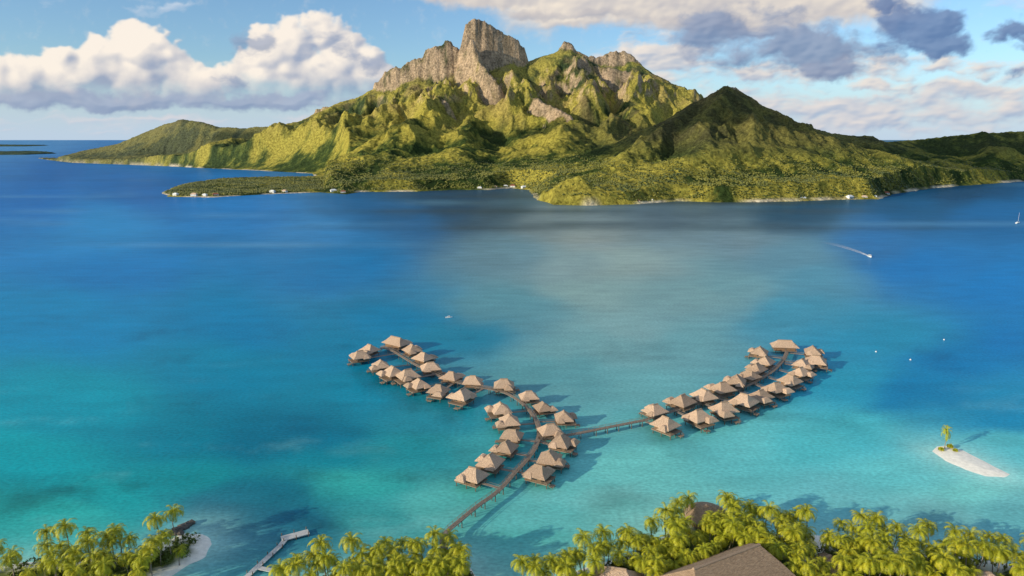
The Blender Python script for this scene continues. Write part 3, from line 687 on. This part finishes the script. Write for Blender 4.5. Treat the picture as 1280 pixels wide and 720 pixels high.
# ---------------------------------------------------------------- bungalows
def make_bungalow(kind=0):
    big=kind==1; alt=kind==2
    root=empty('overwater_bungalow')
    r=MB()
    if big: r.loft([(8.2,4.6,4.2),(8.2,4.6,4.45),(5.8,2.6,6.3),(4.2,.35,8.2),(4.1,.2,8.3)])
    elif alt: r.loft([(5.0,5.6,4.1),(5.0,5.6,4.4),(3.2,3.8,5.8),(.4,1.9,7.8),(.2,1.8,7.9)])
    else: r.loft([(5.5,4.9,4.1),(5.5,4.9,4.4),(3.7,3.1,5.7),(1.6,.4,7.9),(1.5,.2,8.0)])
    roof=r.build('roof',M['thatch'],root)
    if alt: MB().loft([(.45,2.1,7.65),(.5,2.1,7.9),(.15,2.0,8.2)]).build('ridge_cap',M['thatch_dark'],roof)
    else:
        rl=(4.4 if big else 1.8); zz=8.0 if big else 7.75
        MB().loft([(rl,.45,zz),(rl,.5,zz+.25),(rl-.1,.15,zz+.55)]).build('ridge_cap',M['thatch_dark'],roof)
    s2=MB().loft([(3.2,2.5,3.75),(3.2,2.5,4.0),(1.6,.9,5.6),(1.4,.2,5.8)],(-4.0 if big else (-3.6 if alt else -2.6)),(2.6 if alt else 5.0)); s2.build('porch_roof',M['thatch'],root)
    if not big:
        MB().loft([(2.3,2.1,3.7),(2.3,2.1,3.95),(.3,.9,5.5),(.2,.8,5.6)],(3.6 if alt else 4.2),(-2.6 if alt else -2.2)).build('side_roof',M['thatch'],root)
    bw=12 if big else 7.6
    MB().box(0,-.2,3.3,bw,6.6,2.3).build('wall',M['wall'],root)
    MB().box(0,.8,2.0,bw+1.4,11.2,.3).build('deck',M['wood'],root)
    for x in((-4,0,4) if big else(-2.1,2.1)):
        w=MB().box(x,3.125,3.3,2.2,.06,1.7).build('window',M['glass'],root)
        f=MB(); f.box(x,3.19,4.18,2.4,.1,.1).box(x,3.19,2.42,2.4,.1,.1).box(x-1.15,3.19,3.3,.1,.1,1.66).box(x+1.15,3.19,3.3,.1,.1,1.66).box(x,3.19,3.3,.07,.08,1.66); f.build('frame',M['wood'],w)
    for sg in(-1,1):
        MB().box(sg*(bw/2+.03),0,3.4,.06,2.4,1.3).build('window',M['glass'],root)
    MB().box(0,-3.53,3.15,1.1,.06,2.0).build('door',M['pile'],root)
    rr=MB(); hw=bw/2+.6
    for z in(2.7,3.1): rr.box(-hw,1.0,z,.08,10.6,.08).box(hw,1.0,z,.08,10.6,.08)
    for y in(-4.2,-1.6,1,3.6,6.2): rr.box(-hw,y,2.65,.1,.1,1.0).box(hw,y,2.65,.1,.1,1.0)
    rr.build('railing',M['wood'],root)
    for x in(-hw+.5,0,hw-.5):
        for y in(-4,.8,6): MB().tube((x,y,-2),(x,y,1.86),.2).build('stilt',M['pile'],root)
    MB().box(1.8,7.6,.95,2.6,2.2,.18).build('swim_platform',M['wood'],root)
    st=MB()
    for i in range(4): st.box(3.6,6.9+i*.35,1.85-.25*i,1.0,.35,.08)
    st.build('steps',M['wood'],root)
    for x in (.8,2.8): MB().tube((x,8.4,-2),(x,8.4,.86),.12).build('stilt',M['pile'],root)
    g_=MB().box(0,-.5,0,1.5,1,.18)
    for sg in(-1,1): g_.box(sg*.7,-.5,.9,.07,1,.08)
    gg=g_.build('access_walkway',M['plank'],root); gg.location=(0,-4.85,2.3)
    bpy.context.view_layer.update(); index(root); return root
protos=[make_bungalow(0),make_bungalow(1),make_bungalow(2)]; pu=[False]*3; cnt=[0]
def place(px,py,label,group,big=False,path=WALK,sc=.94):
    q=G(px,py,6.0); q.z=0; cnt[0]+=1
    near=min(path,key=lambda w:(w.x-q.x)**2+(w.y-q.y)**2); d=Vector((near.x-q.x,near.y-q.y,0)); dist=d.length
    ang=math.atan2(-d.x,d.y)+math.pi
    kd=1 if big else (2 if cnt[0]%3==1 else 0); src=protos[kd]
    if not pu[kd]: o=src; pu[kd]=True
    else: o=dup(src)
    mir=-1 if cnt[0]%2 else 1; s2=sc*random.uniform(.92,1.07)
    o.location=q; o.rotation_euler=(0,0,ang+random.uniform(-.22,.22)); o.scale=(s2*mir,s2,s2*random.uniform(.95,1.08))
    for c in children(o):
        if c.name.startswith('access_walkway'): c.scale=(1,max(.3,dist/sc-4.85-.8),1)
    tag(o,label,'bungalow',group)
GL='thatched bungalows over the lagoon'
for i,(x,y) in enumerate([(630,477),(591,472),(564,466),(538,455),(529,443),(515,434)]): place(x,y,f'thatched bungalow on the far side of the left arm, {ordn(i)} from the junction',GL,path=leftp)
for i,(x,y) in enumerate([(578,491),(548,483),(524,476),(510,466),(491,462),(476,452)]): place(x,y,f'thatched bungalow on the near side of the left arm, {ordn(i)} from the junction',GL,path=leftp)
place(450,441,'leftmost thatched overwater bungalow, at the very tip of the left arm',GL,path=leftp,sc=.9)
place(462,433,'thatched overwater bungalow at the left tip, just behind the leftmost one',GL,path=leftp,sc=.9)
place(495,425,'large long-roofed thatched bungalow at the far end of the left arm',GL,True,path=leftp)
for i,(x,y) in enumerate([(591,588),(613,572),(633,553),(640,537),(637,521),(626,507)]): place(x,y,f'thatched overwater bungalow left of the curved boardwalk, {ordn(i)} from the shore',GL,path=mainp,sc=.84)
for i,(x,y) in enumerate([(673,584),(687,567),(702,547),(688,533),(705,516),(679,503),(661,490)]): place(x,y,f'thatched overwater bungalow right of the curved boardwalk, {ordn(i)} from the shore',GL,path=mainp,sc=.84)
for i,(x,y) in enumerate([(819,508),(853,498),(880,491),(903,482),(921,473),(937,465),(946,457),(957,448)]): place(x,y,f'thatched bungalow on the far side of the right arm, {ordn(i)} from the bridge',GL,path=rightp,sc=.93)
for i,(x,y) in enumerate([(832,526),(873,517),(905,508),(930,498),(951,490),(970,481),(988,471),(1001,461),(1003,450),(1020,448)]): place(x,y,f'thatched bungalow on the near side of the right arm, {ordn(i)} from the bridge',GL,path=rightp,sc=.94)
place(950,436,'thatched overwater bungalow at the left of the right arm tip',GL,path=rightp,sc=.94)
place(1016,436,'thatched bungalow right of the long-roofed one at the right arm tip',GL,path=rightp)
place(981,428,'large long-roofed thatched bungalow at the far end of the right arm',GL,True,path=rightp)
# ---------------------------------------------------------------- resort buildings
def hallb(name,loc,rz,hx,hy,ev,rg,rl,label,mat,cat='building',wall='wall'):
    root=empty(name,(loc.x,loc.y,.9),rz)
    rf=MB().loft([(hx,hy,ev),(hx,hy,ev+.3),(hx*.5+rl*.5,hy*.5,ev+.3+(rg-ev)*.52),(rl,.25,rg),(rl,.1,rg+.05)]).build('roof',mat,root)
    MB().loft([(rl+.2,.4,rg-.15),(rl+.2,.45,rg+.1),(rl,.15,rg+.35)]).build('ridge_cap',M['thatch_dark'],rf)
    MB().box(0,0,ev/2,hx*1.7,hy*1.7,ev).build('wall',M[wall],root)
    for sg in(-1,1):
        for k in range(-2,3): MB().box(k*hx*.33,sg*(hy*.85+.03),ev*.5,hx*.2,.06,ev*.6).build('window',M['glass'],root)
    MB().box(hx*.85+.03,0,ev*.42,.06,2,ev*.8).build('door',M['pile'],root)
    MB().box(0,0,.1,hx*2,hy*2,.3).build('terrace',M['concrete'],root)
    tag(root,label,cat); return root
hallb('resort_hall',hall,math.radians(28),19,12,4.5,13.5,12,'large brown shingle-roofed hall among palms at the bottom edge',M['shingle'])
hallb('resort_house',hut,math.radians(-15),7,5.5,3,7.5,2.5,'smaller brown thatched house left of the large shingled hall',M['thatch'])
hallb('resort_house',hut2,math.radians(10),6,5,3,6.5,2.2,'thatched house among palms in the bottom right corner',M['thatch'])
hallb('resort_house',hut3,math.radians(35),5.5,4,3,5.5,2.2,'white-walled house with shingle roof just right of the large hall',M['shingle'],wall='white')
root=empty('round_pavilion',(pav.x,pav.y,.9))
r=MB(); r.lathe([(7.6,2.4),(7.7,2.7),(6.2,3.8),(4.2,4.9),(2.0,5.7),(.3,6.0)],20); rf=r.build('roof',M['shingle'],root)
MB().lathe([(.9,5.7),(.8,6.1),(.15,6.4)],10).build('ridge_cap',M['thatch'],rf)
MB().lathe([(5.9,0),(5.9,1.0),(5.7,1.0)],18).build('wall',M['wall'],root)
for k in range(9):
    a=2*math.pi*k/9; MB().tube((6.4*math.cos(a),6.4*math.sin(a),0),(6.4*math.cos(a),6.4*math.sin(a),2.9),.2).build('pillar',M['pile'],root)
tag(root,'round thatched pavilion at the water edge among palms','pavilion')
def jetty():
    a=G(308,724); b=G(350,685); c=G(352,676); d_=G(386,667)
    root=empty('jetty',(a.x,a.y,0)); A=Vector((0,0,0)); B=b-a; C=c-a; D_=d_-a
    def seg(m_,p,q,w,z0,z1): strip(m_,[p,(p+q)/2,q],w,z0,z1)
    m_=MB(); seg(m_,A,B,1.7,.55,.75); seg(m_,B,C+(D_-C)*.2,1.7,.54,.74); m_.build('walkway',M['concrete'],root)
    m_=MB(); dirn=(D_-C).normalized(); seg(m_,C,D_,3.0,.5,.8); m_.build('platform',M['concrete'],root)
    m_=MB(); mid=A.lerp(B,.3); prp=Vector((B.y,-B.x,0)).normalized(); seg(m_,mid+prp*.9,mid+prp*5,1.6,.55,.74); m_.build('walkway',M['concrete'],root)
    for t in(.1,.4,.7,1):
        for sg in(-1,1):
            q=A.lerp(B,t)+prp*sg*.95; MB().tube((q.x,q.y,-2),(q.x,q.y,1.6),.14).build('pile',M['pile'],root)
    n2=Vector((-dirn.y,dirn.x,0))
    for t in(0.05,.5,.95):
        for sg in(-1,1):
            q=C.lerp(D_,t)+n2*sg*1.65; MB().tube((q.x,q.y,-2),(q.x,q.y,1.7),.15).build('pile',M['pile'],root)
    tag(root,'pale grey floating jetty with wide end platform off the lower left shore','jetty')
jetty()
bl_=[(218,668,1.5),(223,664,1.8),(229,660,1.9),(234,657,1.6),(239,655,1.3),(226,668,1.2)]
for i,(x,y,s_) in enumerate(bl_):
    q=G(x,y); m_=MB(); v=ico_v*(1+rng.uniform(-.25,.25,(12,1)))*s_*np.array([1.2,1,.75]); m_.add(v.tolist(),fcs.tolist())
    o=m_.build('boulder',M['rock']); o.location=(q.x,q.y,.35); tag(o,f'dark rock at the sandy tip of the left headland, {ordn(i)} outward','rock','rocks at the headland tip')
# ---------------------------------------------------------------- boats
def motorboat(px,py,rz,ln,label,group=None):
    q=G(px,py); root=empty('motorboat',(q.x,q.y,0),rz); s_=ln/9
    m_=MB(); sec=[(-4.5,1.3,.9),(-2,1.45,.95),(1,1.35,1.05),(3,.9,1.2),(4.6,.08,1.4)]; vs=[];fs=[]
    for x,w,h in sec: vs+=[(x*s_,-w*s_,h*s_),(x*s_,-w*.6*s_,-.3),(x*s_,w*.6*s_,-.3),(x*s_,w*s_,h*s_)]
    for i in range(len(sec)-1):
        for k in range(4): j=(k+1)%4; fs.append((i*4+k,i*4+j,i*4+4+j,i*4+4+k))
    fs+=[(3,2,1,0),(16,17,18,19)]; m_.add(vs,fs); m_.build('hull',M['white'],root)
    m_=MB(); m_.loft([(1.5*s_,1.0*s_,1.0*s_),(1.2*s_,.9*s_,2.0*s_)],.3*s_,0); m_.build('cabin',M['white'],root)
    MB().loft([(1.42*s_,1.03*s_,1.35*s_),(1.3*s_,.97*s_,1.75*s_)],.32*s_,0).build('window',M['glass'],root)
    MB().box(.1*s_,0,2.05*s_,3.2*s_,2.1*s_,.08).build('roof',M['white'],root)
    MB().box(-4.7*s_,0,.8*s_,.5*s_,.5*s_,1.3*s_).build('outboard_motor',M['pile'],root)
    tag(root,label,'boat',group)
p1=G(1088,321); p0=G(1066,311); ang=math.atan2(p1.y-p0.y,p1.x-p0.x)
motorboat(1087,321,ang,10,'white motorboat speeding with a foaming wake at right')
motorboat(561,397,.2,5,'tiny white boat alone on the water beyond the left arm')
d=(p0-p1).normalized(); s_=Vector((-d.y,d.x,0)); ts=np.linspace(0,1,30); ws=np.linspace(-1,1,7)
WX=np.zeros((30,7)); WY=np.zeros((30,7)); WC=np.ones((30,7,4))
for i,t in enumerate(ts):
    for j,w in enumerate(ws):
        q=p1+d*(4+t*105)+s_*(t*t*16+w*(1.6+6.5*t)); WX[i,j]=q.x; WY[i,j]=q.y
        WC[i,j,3]=max(0,(1-t)**.9)*(.45+.55*abs(w) if t>.2 else 1)*(0 if abs(w)>.99 else 1)
wk=gridmesh('boat_wake',WX,WY,np.full((30,7),.06),M['foam'],WC); tag(wk,'white foam wake behind the speeding motorboat',kind='structure')
q=G(1272,279); root=empty('sailboat',(q.x,q.y,0),.6); m_=MB(); sec=[(-6,1.4,1.1),(-2,1.9,1.1),(2,1.7,1.3),(5,.8,1.5),(6.5,.08,1.7)]; vs=[];fs=[]
for x,w,h in sec: vs+=[(x,-w,h),(x,-w*.5,-.4),(x,w*.5,-.4),(x,w,h)]
for i in range(4):
    for k in range(4): j=(k+1)%4; fs.append((i*4+k,i*4+j,i*4+4+j,i*4+4+k))
fs+=[(3,2,1,0),(16,17,18,19)]; m_.add(vs,fs).build('hull',M['white'],root)
MB().loft([(2.5,1.2,1.2),(2.0,.9,2.0)]).build('cabin',M['white'],root)
MB().tube((.8,0,1),(.8,0,16),.14,.1).build('mast',M['white'],root); MB().tube((.8,0,2.8),(-5,0,2.8),.28,.25).build('boom',M['blue'],root)
tag(root,'white moored sailboat with bare mast near the right edge','sailboat')
for i,(x,y) in enumerate([(1138,450),(1095,440),(1180,425)]):
    q=G(x,y); root=empty('buoy',(q.x,q.y,0)); MB().lathe([(.1,-.4),(.45,0),(.5,.3),(.2,.6),(.1,.7)],10).build('float',M['white'],root,True); MB().tube((0,0,.6),(0,0,1.4),.06).build('pole',M['pile'],root)
    tag(root,f'small white buoy right of the right arm, {["middle","leftmost","rightmost"][i]} of three','buoy','buoys at right')
# ---------------------------------------------------------------- far houses
def far_house(rm):
    root=empty('shore_house'); MB().box(0,0,1.5,11,7,3.2).build('wall',M['white'],root)
    MB().loft([(6.3,4.2,3.1),(6.3,4.2,3.3),(3.2,.15,5.8),(3.1,.1,5.85)]).build('roof',rm,root)
    for x in(-3.4,3.4): MB().box(x,-3.53,1.7,1.6,.06,1.3).build('window',M['glass'],root)
    MB().box(0,-3.53,1.2,1.2,.06,2.2).build('door',M['pile'],root); bpy.context.view_layer.update(); index(root); return root
hp=[far_house(M['white']),far_house(M['redroof']),far_house(M['thatch'])]; hu=[0,0,0]
hs=[(228,243),(243,245),(262,244),(284,242),(345,240),(362,239),(420,239),(429,241),(600,235.5),(618,235),(632,233),(641,234),(655,235.5),(772,253),(785,252),(796,253),(812,251),(930,250),(1000,249),(1046,247.5),(1062,248),(1080,247.5),(1092,247),(1108,243)]
for i,(x,y) in enumerate(hs):
    k=[0,2,0,1,0,2,0,1][i%8]; o=hp[k] if not hu[k] else dup(hp[k]); hu[k]=1
    q=G(x,y,2); px_,py_=q.x,q.y
    for _ in range(30):
        if inpoly(px_,py_,sp_)<16: break
        py_-=4
    o.location=(px_,py_,2.2); o.rotation_euler=(0,0,random.uniform(-.5,.5)); s_=random.uniform(.9,1.25); o.scale=(s_,s_,s_)
    tag(o,f"{['white roofed','rust red roofed','thatched'][k]} house on the far island shore, {ordn(i)} from the left",'house','houses on the far shore')
